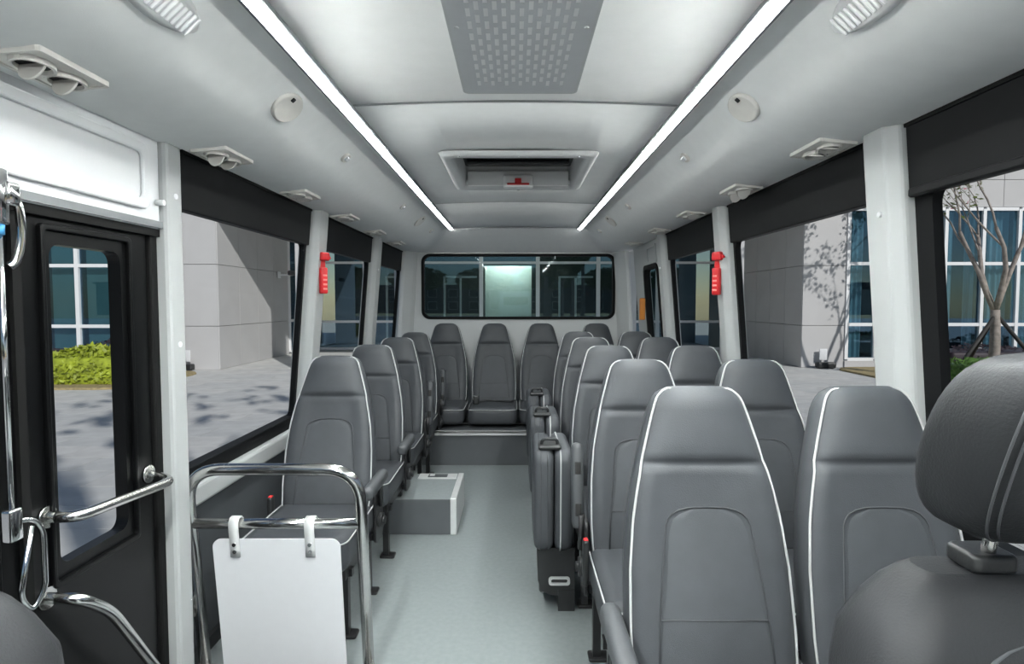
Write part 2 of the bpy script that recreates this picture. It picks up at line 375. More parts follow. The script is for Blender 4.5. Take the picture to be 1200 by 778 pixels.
# return air grille with staggered slots
gx0, gx1, gy0, gy1 = -.166, .196, .55, 1.90
t = empty('air_grille', (0, 0, HC+.012)); tag(t, 'large slotted air return grille on the ceiling', 'vent')
mb = MB(); zt, zb = -.0125, -.006
fx0, fx1, fy0, fy1 = gx0+.045, gx1-.045, gy0+.06, gy1-.045
ncol = 13; cw = (fx1-fx0)/ncol; pit = .062; sl = .040; swd = cw*.50
def q(x0, x1, y0, y1): mb.add([(x0, y0, zb), (x1, y0, zb), (x1, y1, zb), (x0, y1, zb)], [(0, 1, 2, 3)])
for c in range(ncol):
    xa = fx0+c*cw; xb = xa+cw; xs = (xa+xb)/2-swd/2; xe = xs+swd
    q(xa, xs, fy0, fy1); q(xe, xb, fy0, fy1)
    y = fy0; off = 0 if c % 2 == 0 else pit/2
    ys = fy0+.004+off; cur = fy0
    while ys+sl < fy1:
        q(xs, xe, cur, ys)
        mb.add([(xs, ys, zb), (xe, ys, zb), (xe, ys+sl, zb), (xs, ys+sl, zb), (xs, ys, zt+.008), (xe, ys, zt+.008), (xe, ys+sl, zt+.008), (xs, ys+sl, zt+.008)],
               [(0, 1, 5, 4), (1, 2, 6, 5), (2, 3, 7, 6), (3, 0, 4, 7)])
        cur = ys+sl; ys += pit
    q(xs, xe, cur, fy1)
q(gx0+.008, fx0, gy0+.008, gy1-.008); q(fx1, gx1-.008, gy0+.008, gy1-.008); q(fx0, fx1, gy0+.008, fy0); q(fx0, fx1, fy1, gy1-.008)
mb.build('slotted_plate', mat('grille_plate', (.64, .65, .665), .45, noise=.02), t)
cxg, cyg = (gx0+gx1)/2, (gy0+gy1)/2
MB().frame(rrect(gx1-gx0, gy1-gy0, .02, 5, cxg, cyg), rrect(gx1-gx0-.016, gy1-gy0-.016, .014, 5, cxg, cyg), lambda u, v: (u, v, .002), lambda u, v: (u, v, -.006)).build('frame', M_grey, t)
MB().box(gx0+.02, gx1-.02, gy0+.02, gy1-.02, -.0052, -.0045).build('filter', mat('filter_white', (.96, .96, .96), .9, noise=.02), t)
for y in (1.45, 1.0):
    for x in (gx0+.022, gx1-.022): MB().cyl((x, y, -.005), (x, y, -.009), .006, 10).build('screw', M_alu, t)
# roof hatch
hx0, hx1, hy0, hy1 = -.347, .377, 2.60, 3.42
hcx, hcy = (hx0+hx1)/2, (hy0+hy1)/2
t = empty('roof_hatch', (hcx, hcy, HC+.008)); tag(t, 'recessed emergency roof hatch with a red handle', 'hatch')
W, D = hx1-hx0, hy1-hy0
A = rrect(W, D, .05); B = rrect(W-.02, D-.02, .045); E = rrect(W-.10, D-.11, .03); F = rrect(W-.13, D-.135, .03)
MB().loft([[(x, y, .0) for x, y in A], [(x, y, -.018) for x, y in B], [(x, y, -.02) for x, y in E], [(x, y, .0) for x, y in F], [(x, y, .105) for x, y in F]], caps=False).build('surround', M_grey, t)
MB().prism(F, lambda u, v: (u, v, .103), lambda u, v: (u, v, .108)).build('hatch_glass', mat('hatch_dark_glass', (.012, .013, .014), .15, noise=.1), t)
MB().rbox(-.285, .285, .305, .325, -.012, .072, .008).build('rear_rim', mat('hatch_white', (.9, .9, .89), .5, noise=.01), t)
MB().rbox(-.28, .28, .20, .23, .085, .102, .006).build('hinge_bar', M_blackpl, t)
hb = MB().rbox(-.085, .085, .262, .335, -.024, .044, .012).build('latch_housing', MATS['hatch_white'], t)
MB().rbox(-.062, .062, .25, .266, -.016, -.006, .004).rbox(-.018, .018, .25, .266, -.008, .02, .004).build('latch_handle', M_red, hb)
for x in (-.27, 0, .27):
    MB().cyl((x, -D/2+.03, -.018), (x, -D/2+.03, -.024), .007, 8).build('screw', M_alu, t)
MB().cyl((0, D/2-.03, -.018), (0, D/2-.03, -.024), .007, 8).build('screw', M_alu, t)
# --- fittings on the coves ---------------------------------------------------
def cove_pt(sx, x):
    for (a, b) in zip(prof, prof[1:]):
        if a[0] <= x <= b[0]:
            k = (x-a[0])/(b[0]-a[0]); z = a[1]+(b[1]-a[1])*k; sl = (b[1]-a[1])/(b[0]-a[0]); return z, math.atan(sl)
    return prof[-1][1], 0
def on_cove(o, sx, x, y, rz=0):
    z, a = cove_pt(sx, x); o.location = (sx*x, y, z)
    # local -Z looks down/inward, out of the cove surface
    o.rotation_mode = 'QUATERNION'
    o.rotation_quaternion = Matrix.Rotation(-a*sx, 3, 'Y').to_quaternion() @ Matrix.Rotation(rz, 3, 'Z').to_quaternion()
def ellipse(a, b, n=28): return [(a*math.cos(2*PI*k/n), b*math.sin(2*PI*k/n)) for k in range(n)]
def disc(mb, a, b, z0, z1, e):
    return mb.loft([[(x, y, z0) for x, y in ellipse(a, b)], [(x, y, z1+e) for x, y in ellipse(a, b)], [(x, y, z1+e*.3) for x, y in ellipse(a-e*.4, b-e*.4)], [(x, y, z1) for x, y in ellipse(a-e, b-e)]])
SIDE = {-1: 'on the door side', 1: "on the driver's side"}
for sx in (-1, 1):
    for y, which in ((1.81, 'front'), (4.28, 'rear')):
        t = empty('ceiling_speaker'); on_cove(t, sx, .70, y)
        tag(t, 'ivory oval ceiling speaker cover %s, %s' % ('ahead of the roof hatch' if which == 'front' else 'near the back wall', SIDE[sx]), 'speaker', 'oval ceiling speaker covers')
        disc(MB(), .052, .075, .01, -.010, .007).build('cover', M_ivory, t)
        MB().rbox(.030*-sx-.007, .030*-sx+.007, -.034, -.016, -.013, -.008, .002).build('badge', M_hole, t)
    for y, wh in ((2.42, 'ahead of the roof hatch'), (3.63, 'behind the roof hatch'), (4.85, 'close to the back wall')):
        t = empty('ceiling_button'); on_cove(t, sx, .70, y)
        tag(t, 'small round ceiling call button %s, %s' % (wh, SIDE[sx]), 'button', 'round ceiling call buttons')
        disc(MB(), .023, .028, .01, -.010, .004).build('body', M_ivory, t)
        MB().rbox(-.010, .010, -.017, .017, -.017, -.006, .004).build('rocker', M_white, t)
    t = empty('louvre_vent'); on_cove(t, sx, .70, 1.17); tag(t, 'white oval louvred vent beside the air grille, %s' % SIDE[sx], 'vent', 'oval louvred vents')
    disc(MB(), .045, .13, .01, -.014, .012).build('cover', M_grey, t)
    for k in range(13):
        MB().rbox(-.024, .024, -.099+k*.0165-.004, -.099+k*.0165+.004, -.0185, -.012, .002, n=1, n2=1).build('louvre', mat('louvre_white', (.88, .88, .88), .4, noise=.02), t)
ords = ['first', 'second', 'third', 'fourth', 'fifth', 'sixth']
def airvent(sx, y, lb, openk):
    t = empty('air_vent'); on_cove(t, sx, .975, y); tag(t, lb, 'vent', 'passenger air outlets along the ceiling edge')
    o = rrect(.12, .20, .008, 3); i = rrect(.105, .185, .006, 3)
    MB().frame(o, i, lambda u, v: (u, v, .005), lambda u, v: (u*.98, v*.99, -.009)).build('frame', M_ivory, t)
    MB().prism(rrect(.107, .187, .006, 3), lambda u, v: (u, v, .004), lambda u, v: (u, v, -.005)).build('plate', M_ivory, t)
    for k, yy in enumerate((-.043, .043)):
        MB().frame(ellipse(.034, .046, 20), ellipse(.028, .039, 20), lambda u, v: (u, v+yy, -.004), lambda u, v: (u, v+yy, -.016)).build('nozzle_ring', M_ivory, t)
        op = openk[k]
        mb = MB(); disc(mb, .027, .038, .003, -.003, .002)
        f = mb.build('flap', M_ivory, t, loc=(0, yy, -.012)); f.rotation_euler = (op, 0, 0)
        if op: disc(MB(), .027, .037, -.0065, -.007, .0001).build('opening', M_hole, t, loc=(0, yy, 0))
    return t
for k, y in enumerate((1.24, 1.96, 2.66, 3.35, 4.06, 4.78)):
    airvent(-1, y, 'ivory twin air outlet above the door side windows, %s from the bus door' % ords[k], [(1.1, 1.1), (1.2, .9), (0, 0), (0, 0), (0, 0), (0, 0)][k])
for k, y in enumerate((1.87, 2.54, 3.24, 3.96, 4.80)):
    airvent(1, y, "ivory twin air outlet above the driver's side windows, %s behind the driver" % ords[k], [(.25, .25), (-1.1, -1.0), (-.5, 0), (-.4, 0), (0, 0)][k])

# ------------------------------------------------------------------ entrance door
dt = empty('door_1', (0, 0, 0)); tag(dt, 'black folding bus door with glazed leaves and steel handrails', 'door', kind='structure')
DX = -1.10
def leaf(y0, y1, h0, h1, wy0, wy1, wh0, wh1):
    o = rrect(y1-y0, h1-h0, .004, 6, (y0+y1)/2, (h0+h1)/2); i = rrect(wy1-wy0, wh1-wh0, .03, 6, (wy0+wy1)/2, (wh0+wh1)/2)
    l_ = MB().frame(o, i, lambda u, v: (DX+.0, u, v), lambda u, v: (DX-.035, u, v)).build('door_leaf', M_door, dt)
    o2 = rrect(wy1-wy0+.07, wh1-wh0+.09, .012, 6, (wy0+wy1)/2+.0, (wh0+wh1)/2-.0); i2 = rrect(wy1-wy0+.046, wh1-wh0+.06, .012, 6, (wy0+wy1)/2, (wh0+wh1)/2)
    MB().frame(o2, i2, lambda u, v: (DX+.012, u, v), lambda u, v: (DX-.01, u, v)).build('glazing_bead', M_door, l_, .004)
    MB().prism(rrect(wy1-wy0+.01, wh1-wh0+.01, .03, 6, (wy0+wy1)/2, (wh0+wh1)/2), lambda u, v: (DX-.022, u, v), lambda u, v: (DX-.027, u, v)).build('pane', M_glass, l_)
    return l_
leaf(1.285, 1.735, -.28, 1.535, 1.375, 1.622, .665, 1.44)
leaf(.78, 1.262, -.28, 1.535, .87, 1.17, .665, 1.44)
MB().box(DX-.02, DX+.01, 1.262, 1.285, -.28, 1.53).build('fold_seal', M_rubber, dt)
MB().box(DX-.04, DX+.012, 1.742, 1.775, -.3, 1.54).build('edge_seal', M_rubber, dt, .006)
MB().box(DX-.03, DX+.03, .75, 1.78, 1.525, 1.545).build('head_rail', M_rail, dt)
MB().box(DX-.03, DX+.02, .75, 1.78, 1.50, 1.522).build('head_seal', M_rubber, dt)
def flange(mb, p, d, r=.026):
    p = Vector(p); d = Vector(d); mb.cyl(p, p+d*.008, r, 16); return mb
def rail(path, name, r=.0135):
    mb = MB().tube(bendpath(path, .05), r, 12); o = mb.build(name, M_chrome, dt)
    for e in (path[0], path[-1]):
        flange(MB(), (DX, e[1], e[2]), (1, 0, 0)).build('flange', M_chrome, o)
rail([(DX, 1.335, .80), (DX+.075, 1.335, .80), (DX+.085, 1.70, .775), (DX+.0, 1.71, .79)], 'handrail')
rail([(DX, 1.325, .61), (DX+.08, 1.325, .61), (DX+.085, 1.42, .53), (DX+.08, 1.64, .20), (DX, 1.66, .19)], 'handrail')
# door linkage at the fold
lk = empty('door_linkage', (DX+.045, 1.195, .5)); tag(lk, 'chrome door opening linkage with rod and curved lever on the folding door', 'linkage')
MB().tube([(0, .0, .36), (0, .0, 1.0)], .006, 8).build('rod', M_chrome2, lk)
MB().rbox(-.012, .012, -.016, .016, .96, 1.08, .006).rbox(-.02, .02, .006, .036, 1.0, 1.05, .008).build('upper_bracket', M_chrome2, lk)
MB().tube(smoothpath([(0.005, .025, 1.02), (.012, .035, 1.0), (.012, .038, .94), (.006, .03, .89), (0, .018, .875)]), .009, 10).build('lever', M_chrome2, lk)
MB().cyl((0, 0, .94), (0, 0, .96), .009, 10).build('blue_ring', mat('blue_plastic', (.05, .25, .5), .4, noise=.05), lk)
MB().rbox(-.012, .012, -.016, .016, .30, .37, .006).build('lower_bracket', M_chrome2, lk)
MB().tube(bendpath([(0, .0, .34), (.01, .04, .335), (.015, .06, .30), (.015, .06, .17), (.005, .035, .13), (.0, .012, .17), (.01, .035, .32)], .02), .006, 8).build('loop', M_chrome2, lk)

# ------------------------------------------------------------------ seats
HWID = [(0, .0), (.0, .078), (.012, .107), (.03, .122), (.06, .135), (.13, .158), (.187, .175), (.25, .191), (.32, .206), (.43, .218), (.57, .222), (.66, .218), (.72, .205)]
def hw(d): return .925*hw_(d)
def hw_(d):
    P = HWID[1:]
    if d <= P[0][0]: return P[0][1]
    for a, b in zip(P, P[1:]):
        if a[0] <= d <= b[0]:
            k = (d-a[0])/(b[0]-a[0]); return a[1]+(b[1]-a[1])*k
    return P[-1][1]
TILT = .235
CR = .187
def frontn(u, d):
    # front surface offset (towards the sitter, positive) at relative width u, drop d
    head = 1/(1+math.exp((d-CR)/.012))
    base = .055+.016*head*(1-u*u)
    bol = .016*(1-head)*max(0, (abs(u)-.52)/.3)**1 if abs(u) < .82 else .016*(1-head)
    cre = -.011*math.exp(-((d-CR)/.009)**2)
    lumb = .014*math.exp(-((d-.58)/.16)**2)*(1-u*u)
    edge = (max(0, 1-abs(u)**7))**.5
    topf = min(1, (d+.012)/.05)**.5 if d < .038 else 1
    return ((base+bol+cre+lumb)*(.25+.75*edge))*(.35+.65*topf)
def bp(u, d, top, n=None):
    x = u*hw(d); nn = frontn(u, d) if n is None else n
    return (x, -TILT*d-nn, top-d+nn*.2)
def mk_backrest(top, dmax=.70):
    ds = [0, .006, .014, .026, .04, .06, .085, .11, .14, .16, .172, .180, .187, .194, .203, .215, .235, .26, .29, .32, .36, .40, .45, .50, .55, .60, .65, dmax-.02, dmax]
    us = [-1, -.97, -.92, -.84, -.72, -.58, -.42, -.25, 0, .25, .42, .58, .72, .84, .92, .97, 1]
    rings = []
    for d in ds:
        r = [bp(u, d, top) for u in us]
        tk = .055*min(1, (d+.01)/.06)
        for u in (.97, .85, .5, 0, -.5, -.85, -.97):
            r.append((u*hw(d), -TILT*d+tk*(1-abs(u)**5)**.5, top-d))
        rings.append(r)
    return MB().loft(rings)
def mk_backpipe(top, dmax=.68):
    L = []
    for d in [dmax-k*(dmax-.03)/26 for k in range(27)]: L.append(bp(-.945, d, top, frontn(.945, d)+.004))
    for d, u in ((.016, .93), (.006, .9)): L.append(bp(-u, d, top, frontn(u, d)+.003))
    mid = [(x, L[-1][1], top-.002) for x in (-.045, 0, .045)]
    R = [(-x, y, z) for (x, y, z) in L[::-1]]
    return MB().tube(smoothpath(L+mid+R, 2), .0032, 6)
def mk_arch(top):
    def p(u_x, d): u = u_x/hw(d); return bp(u, d, top, frontn(u, d)+.0026)
    pts = [p(-.135, .66), p(-.128, .55), p(-.118, .45), p(-.108, .37)]
    for a in range(0, 181, 15):
        aa = math.radians(180-a); pts.append(p(.105*math.copysign(abs(math.cos(aa))**.6, math.cos(aa)), .35-.062*abs(math.sin(aa))**.8))
    pts += [p(.108, .37), p(.118, .45), p(.128, .55), p(.135, .66)]
    mb = MB().tube(pts, .0022, 5)
    mb.tube([p(x*.125, .535) for x in [k/4-1 for k in range(9)]], .0018, 5)
    return mb
def mk_insert(top):
    # raised centre panel that the stitching outlines
    rows = []
    for d in [.292+.0125*k for k in range(30)]:
        if d < .35: wd = .105*max(.02, (1-((.352-d)/.0625)**2))**.42
        else: wd = .106+(.66-.35)*0+(d-.35)*.093
        r = []
        for k in range(11):
            x = wd*(k/5-1); u = x/hw(d); e = min(1, (1-abs(k/5-1))*5); r.append(bp(u, d, top, frontn(u, d)+.0035*e**.5-.001))
        rows.append(r)
    return MB().loft(rows, closed=False, caps=False)
def mk_cushion(z0=.29, z1=.435, w=.205, y0=-.62, y1=-.11):
    return MB().rbox(-w, w, y0, y1, z0, z1, .06, .045, 5, 'z', 4)
def mk_cushpipe(z1=.435, w=.205, y0=-.62, y1=-.11, z0=.29):
    ins = .012
    pts = [(x, y, z1-.018) for x, y in rrect(2*(w-.001), (y1-y0)-.002, .058, 5, 0, (y0+y1)/2)]
    return MB().tube(pts, .0032, 6, closed=True)
def mk_seatframe():
    mb = MB()
    for x in (-.17, .17): mb.box(x-.018, x+.018, -.56, -.10, .255, .295)
    for y in (-.50, -.16): mb.box(-.20, .20, y-.015, y+.015, .25, .28)
    return mb
def mk_leg(y):
    return MB().box(-.014, .014, y-.016, y+.016, .012, .26)
def mk_foot(y): return MB().rbox(-.03, .045, y-.03, y+.03, 0, .014, .01, .004)
def mk_arm(side, up):
    mb = MB()
    if up: mb.rbox(-.022, .022, -.035, .03, 0, .31, .02, .018); 
    else: mb.rbox(-.025, .025, -.27, .03, -.028, .028, .022, .018, axis='y')
    return mb
def make_seat(loc, label, group, top=1.08, legs=True, arm=None, armside=-1, zs=1.0, buckle=True, fit=True, bside=1):
    t = empty('passenger_seat', loc); t.scale = (1, 1, zs); tag(t, label, 'seat', group)
    k = '%.2f' % top
    b = link('backrest', cached('backrest'+k, lambda: mk_backrest(top)), M_leather, t)
    link('piping', cached('bpipe'+k, lambda: mk_backpipe(top)), M_piping, b)
    link('centre_insert', cached('insert'+k, lambda: mk_insert(top)), M_leather2, b)
    link('stitching', cached('arch'+k, lambda: mk_arch(top)), M_stitch, b)
    c = link('cushion', cached('cushion', mk_cushion), M_leather, t)
    link('piping', cached('cpipe', mk_cushpipe), M_piping, c)
    if legs:
        link('seat_frame', cached('sframe', mk_seatframe), M_blackmetal, t)
        for x in (-.17, .17):
            for y in (-.50, -.16):
                l_ = link('leg', cached('leg%.2f' % y, lambda: mk_leg(y)), M_blackmetal, t, loc=(x, 0, 0))
                link('foot', cached('foot%.2f' % y, lambda: mk_foot(y)), M_blackmetal, l_)
        if fit:
            kn = link('recline_knob', cached('knob', lambda: MB().cyl((-.012, 0, 0), (.012, 0, 0), .035, 18).cyl((-.022, 0, 0), (.022, 0, 0), .018, 12)), M_blackpl, t, loc=(armside*.222, -.13, .33))
            link('side_bracket', cached('sbr', lambda: MB().rbox(-.006, .006, -.20, -.06, .24, .52, .03, .003, axis='x')), M_blackmetal, t, loc=(armside*.212, 0, 0))
        if buckle and fit:
            bk = link('belt_buckle', cached('buckle', lambda: MB().rbox(-.011, .011, -.02, .02, -.10, .06, .008)), M_blackpl, t, loc=(bside*armside*.222, -.25, .42))
            link('release_button', cached('bbtn', lambda: MB().rbox(-.008, .008, -.012, .012, .058, .064, .003)), M_red, bk)
    if arm:
        a = link('armrest', cached('arm'+arm, lambda: mk_arm(0, arm == 'up')), M_greypl, t, loc=(armside*.236, -.155 if arm == 'down' else -.12, .545 if arm == 'down' else .47))
        if arm == 'up':
            a.rotation_euler = (math.radians(-10), 0, 0)
            for z in (.07, .22): link('slot', cached('aslot', lambda: MB().rbox(-.011, .011, -.004, .004, -.022, .022, .005, .002)), M_hole, a, loc=(0, -.034, z))
        link('armrest_strut', cached('astrut'+arm, lambda: MB().cyl((0, 0, 0), (0, -.01, .13), .011, 8)), M_blackmetal, t, loc=(armside*.226, -.14, .40))
    return t
Y0, PIT = 1.515, .71
R5 = ['first', 'second', 'third', 'fourth', 'fifth']
for k in range(5):
    make_seat((.466, Y0+PIT*k, 0), "grey aisle seat of the %s pair behind the driver's seat" % R5[k], "paired seats behind the driver",
              arm=['down', 'up', None, None, None][k], armside=-1, fit=k < 2, buckle=k == 1)
    make_seat((.897, Y0+PIT*k+.0, 0), "grey window seat of the %s pair behind the driver's seat" % R5[k], "paired seats behind the driver", arm=None, armside=1, buckle=False)
L4 = ['directly behind the steel barrier', 'second behind the steel barrier', 'third behind the steel barrier, armrest raised', 'last before the back row, armrest raised']
for k in range(4):
    make_seat((-.832, 2.71+PIT*k, 0), 'grey single seat on the door side, %s' % L4[k], 'single seats on the door side', arm=['down', 'down', 'up', 'up'][k], armside=1, zs=.972, buckle=k == 0, bside=-1)
# rear row sits straight on the platform
BR = [(-.632, 'next to the door side wall'), (-.192, 'with a black belt on its cushion'), (.240, 'second from the emergency door'), (.745, 'next to the emergency door')]
for x, lb in BR:
    make_seat((x, 5.36, 0), 'grey back row seat under the rear window, %s' % lb, 'back row seats', top=1.105, legs=False)
    # cushion rests on the platform: plinth
for x, lb in BR:
    pass
pl = MB().box(-.86, .97, 4.86, 5.25, .277, .288).build('seat_plinth', M_blackmetal); tag(pl, 'low black plinth under the back row cushions', 'plinth')
for x in (-.55, -.33, -.12, .1): MB().cyl((x, 4.862, .2825), (x, 4.852, .2825), .005, 8).build('bolt', M_alu, pl)
bt = MB().tube(smoothpath([(-.34, 4.94, .45), (-.25, 4.96, .462), (-.16, 4.99, .452), (-.06, 4.95, .455), (-.02, 4.99, .45)]), .009, 6).rbox(-.36, -.31, 4.91, 4.96, .438, .51, .008).build('seat_belt', M_blackpl)
tag(bt, 'black lap belt lying on a back row cushion', 'belt')
# folded jump seats along the aisle
def mk_pad(x0, x1): return MB().rbox(x0, x1, 0, .40, .265, .695, .06, .028, 5, 'x', 4)
def jump(y, label):
    t = empty('jump_seat', (0, y, 0)); tag(t, label, 'jump seat', 'folded aisle jump seats')
    a = link('back_pad', cached('jp1', lambda: mk_pad(.078, .158)), M_leather, t)
    for xx in (.104, .132): link('seam', cached('jseam%.3f' % xx, lambda: MB().tube([(xx, p, q) for p, q in rrect(.4024, .4324, .06, 5, .20, .48)], .0022, 5, closed=True)), M_stitch, a)
    b = link('cushion_pad', cached('jp2', lambda: mk_pad(.162, .238)), M_leather, t)
    link('piping', cached('jpipe', lambda: MB().tube([(.186, p, q) for p, q in rrect(.4024, .4324, .06, 5, .20, .48)], .0036, 6, closed=True)), M_piping, b)
    link('latch', cached('jlatch', lambda: MB().rbox(.095, .19, .03, .12, .69, .712, .01).tube(bendpath([(.11, .06, .70), (.11, .05, .735), (.175, .05, .735), (.175, .06, .70)], .02), .007, 8)), M_blackpl, t)
    link('mount', cached('jmount', lambda: MB().rbox(.10, .25, .06, .36, .06, .275, .04, .012, axis='x').box(.18, .25, .05, .38, .0, .09)), M_blackpl, t)
    link('pull_handle', cached('jpull', lambda: MB().frame(rrect(.09, .035, .012, 4, .185, .13), rrect(.07, .018, .008, 4, .185, .13), lambda u, v: (u, .045, v), lambda u, v: (u, .062, v))), M_alu, t)
    link('mount_front', cached('jmf', lambda: MB().prism([(.09, .27), (.25, .27), (.25, .065), (.15, .065), (.11, .085), (.095, .13)], lambda u, v: (u, .055, v), lambda u, v: (u, .075, v))), M_blackpl, t)
    return t
for k in range(3):
    jump(2.34+PIT*k, 'folded grey jump seat standing in the aisle beside the %s pair of seats' % R5[k+2])
# floor bracket of each jump seat to ground: legs
# box over the wheel arch
bx = empty('floor_box', (-.62, 3.44, 0)); tag(bx, 'grey carpeted floor box with aluminium edge in the aisle', 'box')
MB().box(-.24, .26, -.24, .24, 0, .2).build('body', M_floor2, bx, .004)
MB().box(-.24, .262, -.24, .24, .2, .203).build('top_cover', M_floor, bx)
MB().box(.255, .29, -.245, .245, 0, .208).build('edge_trim', M_alu, bx, .004)
MB().box(.01, .25, .13, .235, .203, .207).build('switch_plate', M_alu, bx)
MB().box(.07, .19, .155, .21, .207, .211).build('socket_panel', M_greypl, bx); MB().box(.08, .11, .17, .20, .211, .214).build('switch', M_alu, bx)

# ------------------------------------------------------------------ steel barrier and board
ba = empty('steel_barrier', (-.797, 1.88, 0)); tag(ba, 'stainless steel tube barrier with hanging board beside the entrance', 'barrier')
xl, xr, zt_ = -.285, .285, .755
sh = .12
def bt_(x, z): return (x, sh*(zt_-z), z)
pth = bendpath([bt_(xl, 0), bt_(xl, zt_), bt_(xr, zt_), bt_(xr, 0)], .12, 8)
MB().tube(pth, .0195, 14).build('tube_frame', M_chrome, ba)
MB().tube([bt_(xl, .565), bt_(xr, .565)], .0175, 14).build('crossbar', M_chrome, ba)
MB().tube([bt_(xl, .27), (-.30, sh*.48, .27)], .019, 12).build('wall_stub', M_chrome, ba)
stub = MB().cyl((-.305, .06, .27), (-.293, .06, .27), .04, 18).build('wall_flange', M_chrome, ba)
bd = MB().prism(rrect(.425, .495, .03, 6, .0, .2685), lambda u, v: (u, sh*(zt_-v)-.016, v), lambda u, v: (u, sh*(zt_-v)-.010, v)).build('board', mat('white_board', (.72, .725, .75), .35, noise=.01), ba)
for x in (-.135, .115):
    c = MB().loft([[(x-.016, y, z), (x+.016, y, z)] for (y, z) in [(sh*.27-.021, .455), (sh*.25-.021, .49), (sh*.2-.023, .545), (sh*.19-.022, .575), (sh*.19-.012, .588), (sh*.19+.006, .590), (sh*.19+.02, .578), (sh*.2+.022, .555)]], closed=False, caps=False).build('clip', M_grey, ba)
    sol = c.modifiers.new('s', 'SOLIDIFY'); sol.thickness = .004; sol.offset = -1
    for z in (.475, .50):
        MB().cyl((x, sh*(zt_-z)-.018, z), (x, sh*(zt_-z)-.029, z), .0065, 10).build('screw', M_chrome2, c)
for x in (xl, xr):
    MB().cyl((x, sh*zt_, 0), (x, sh*zt_, .01), .045, 16).build('floor_flange', M_chrome, ba)

# ------------------------------------------------------------------ driver's seat and guide seat
ds = empty('driver_seat', (.675, .76, 0)); tag(ds, "charcoal driver's seat with an adjustable headrest on steel posts", 'seat')
M_dl = mat('driver_leather', (.021, .022, .024), .52, spec=.2, bump=.3, bscale=300, noise=.05, nscale=12)
def headrest():
    mb = MB(); rings = []
    N = 20
    for i in range(N+1):
        a = -PI/2+PI*i/N; z = math.sin(a); c = max(.04, math.cos(a))**.42
        lean = -.075*(z*.5+.5)
        ring = []
        for (x, y) in rrect(.36*c**.6, .155*c, min(.06*c, .07), 6):
            ring.append((x, y+lean-.005*math.cos(x*6), z*.113+.0))
        rings.append(ring)
    return mb.loft(rings)
hr = headrest().build('headrest', M_dl, ds, loc=(0, -.055, 1.132))
def hr_pt(side, i, N=20):
    a = -PI/2+PI*i/N; z = math.sin(a); c = max(.04, math.cos(a))**.42
    return (side*(.18*c**.6-.012), -.0775*c-.075*(z*.5+.5)+.004, z*.113)
for sd_ in (-1, 1):
    for o_ in (0, .012): MB().tube([(p[0]-sd_*o_, p[1]-.001*(o_ > 0), p[2]) for p in [hr_pt(sd_, i) for i in range(1, 20)]], .0016, 5).build('stitching', M_stitch, hr)
for x in (-.075, .075):
    MB().cyl((x, -.03, .94), (x, -.05, 1.05), .008, 12).build('headrest_post', M_chrome, ds)
    MB().rbox(x-.03, x+.03, -.055, .0, .962, .985, .012, .006).build('post_collar', M_blackpl, ds)
def drv_back(top=.96, W=.265):
    rings = []
    for d in (0, .01, .025, .05, .09, .14, .2, .3, .42, .5):
        wd = W-.11*math.exp(-d/.055)+.0; tk = .07*min(1, ((d+.004)/.09))**.5
        y = -.16*d-.02
        r = []
        for (x, yy) in rrect(2*wd, 2*tk+.02, min(tk*.9+.008, .06), 5): 
            r.append((x, y+yy-(.02*(abs(x)/W)**3 if yy < 0 else 0), top-d))
        rings.append(r)
    return MB().loft(rings)
dbk = drv_back().build('backrest', M_dl, ds)
arc = []
for k in range(25):
    a = PI*k/24; x = -.20*math.copysign(abs(math.cos(a))**.7, math.cos(a)); d = .30-.245*math.sin(a)**.6
    arc.append((x, -.16*d-.02-(.07*min(1, (d+.004)/.09)**.5+.01)-.02*(abs(x)/.265)**3-.001, .96-d))
MB().tube(arc, .003, 5).build('stitching', M_stitch, dbk)
MB().rbox(-.25, .25, -.62, -.06, .36, .50, .08, .05).build('cushion', M_dl, ds)
MB().rbox(-.2, .2, -.5, -.08, .0, .38, .04, .02).build('pedestal', M_blackpl, ds)
gs = empty('guide_seat', (-.765, .66, -.045)); tag(gs, 'dark grey guide seat backrest in front of the bus door', 'seat')
drv_back(1.02, .25).build('backrest', M_dl, gs)
MB().rbox(-.22, .22, -.50, -.05, .36, .47, .07, .045).build('cushion', M_leather, gs)
MB().rbox(-.12, .12, -.36, -.08, 0, .37, .04, .02).build('pedestal', M_blackpl, gs)

# ------------------------------------------------------------------ red hammers
def hammer(x, y, z, rz, label):
    t = empty('emergency_hammer', (x, y, z), rz); tag(t, label, 'hammer', 'red emergency hammers')
    MB().rbox(-.028, .028, -.012, .012, -.02, .10, .006).build('holder', M_red, t)
    MB().rbox(-.022, .022, -.035, -.008, -.12, .02, .008).build('handle', M_red, t)
    MB().rbox(-.024, .036, -.04, -.008, .055, .10, .010).cyl((.03, -.024, .078), (.052, -.024, .07), .012, 10, .004).build('hammer_head', M_red, t)
    for k in range(4): MB().rbox(-.014, .014, -.037, -.034, -.10+.024*k, -.09+.024*k, .002, n=1, n2=1).build('grip_rib', mat('pale_red', (.75, .25, .22), .4, noise=.05), t)
    return t
hammer(-1.045, 3.10+.02, 1.47, math.radians(62), 'red emergency hammer on the window pillar of the door side')
hammer(1.045, 2.98, 1.46, math.radians(-62), "red emergency hammer on the window pillar of the driver's side")

# ================================================================== outdoors
G = -.72
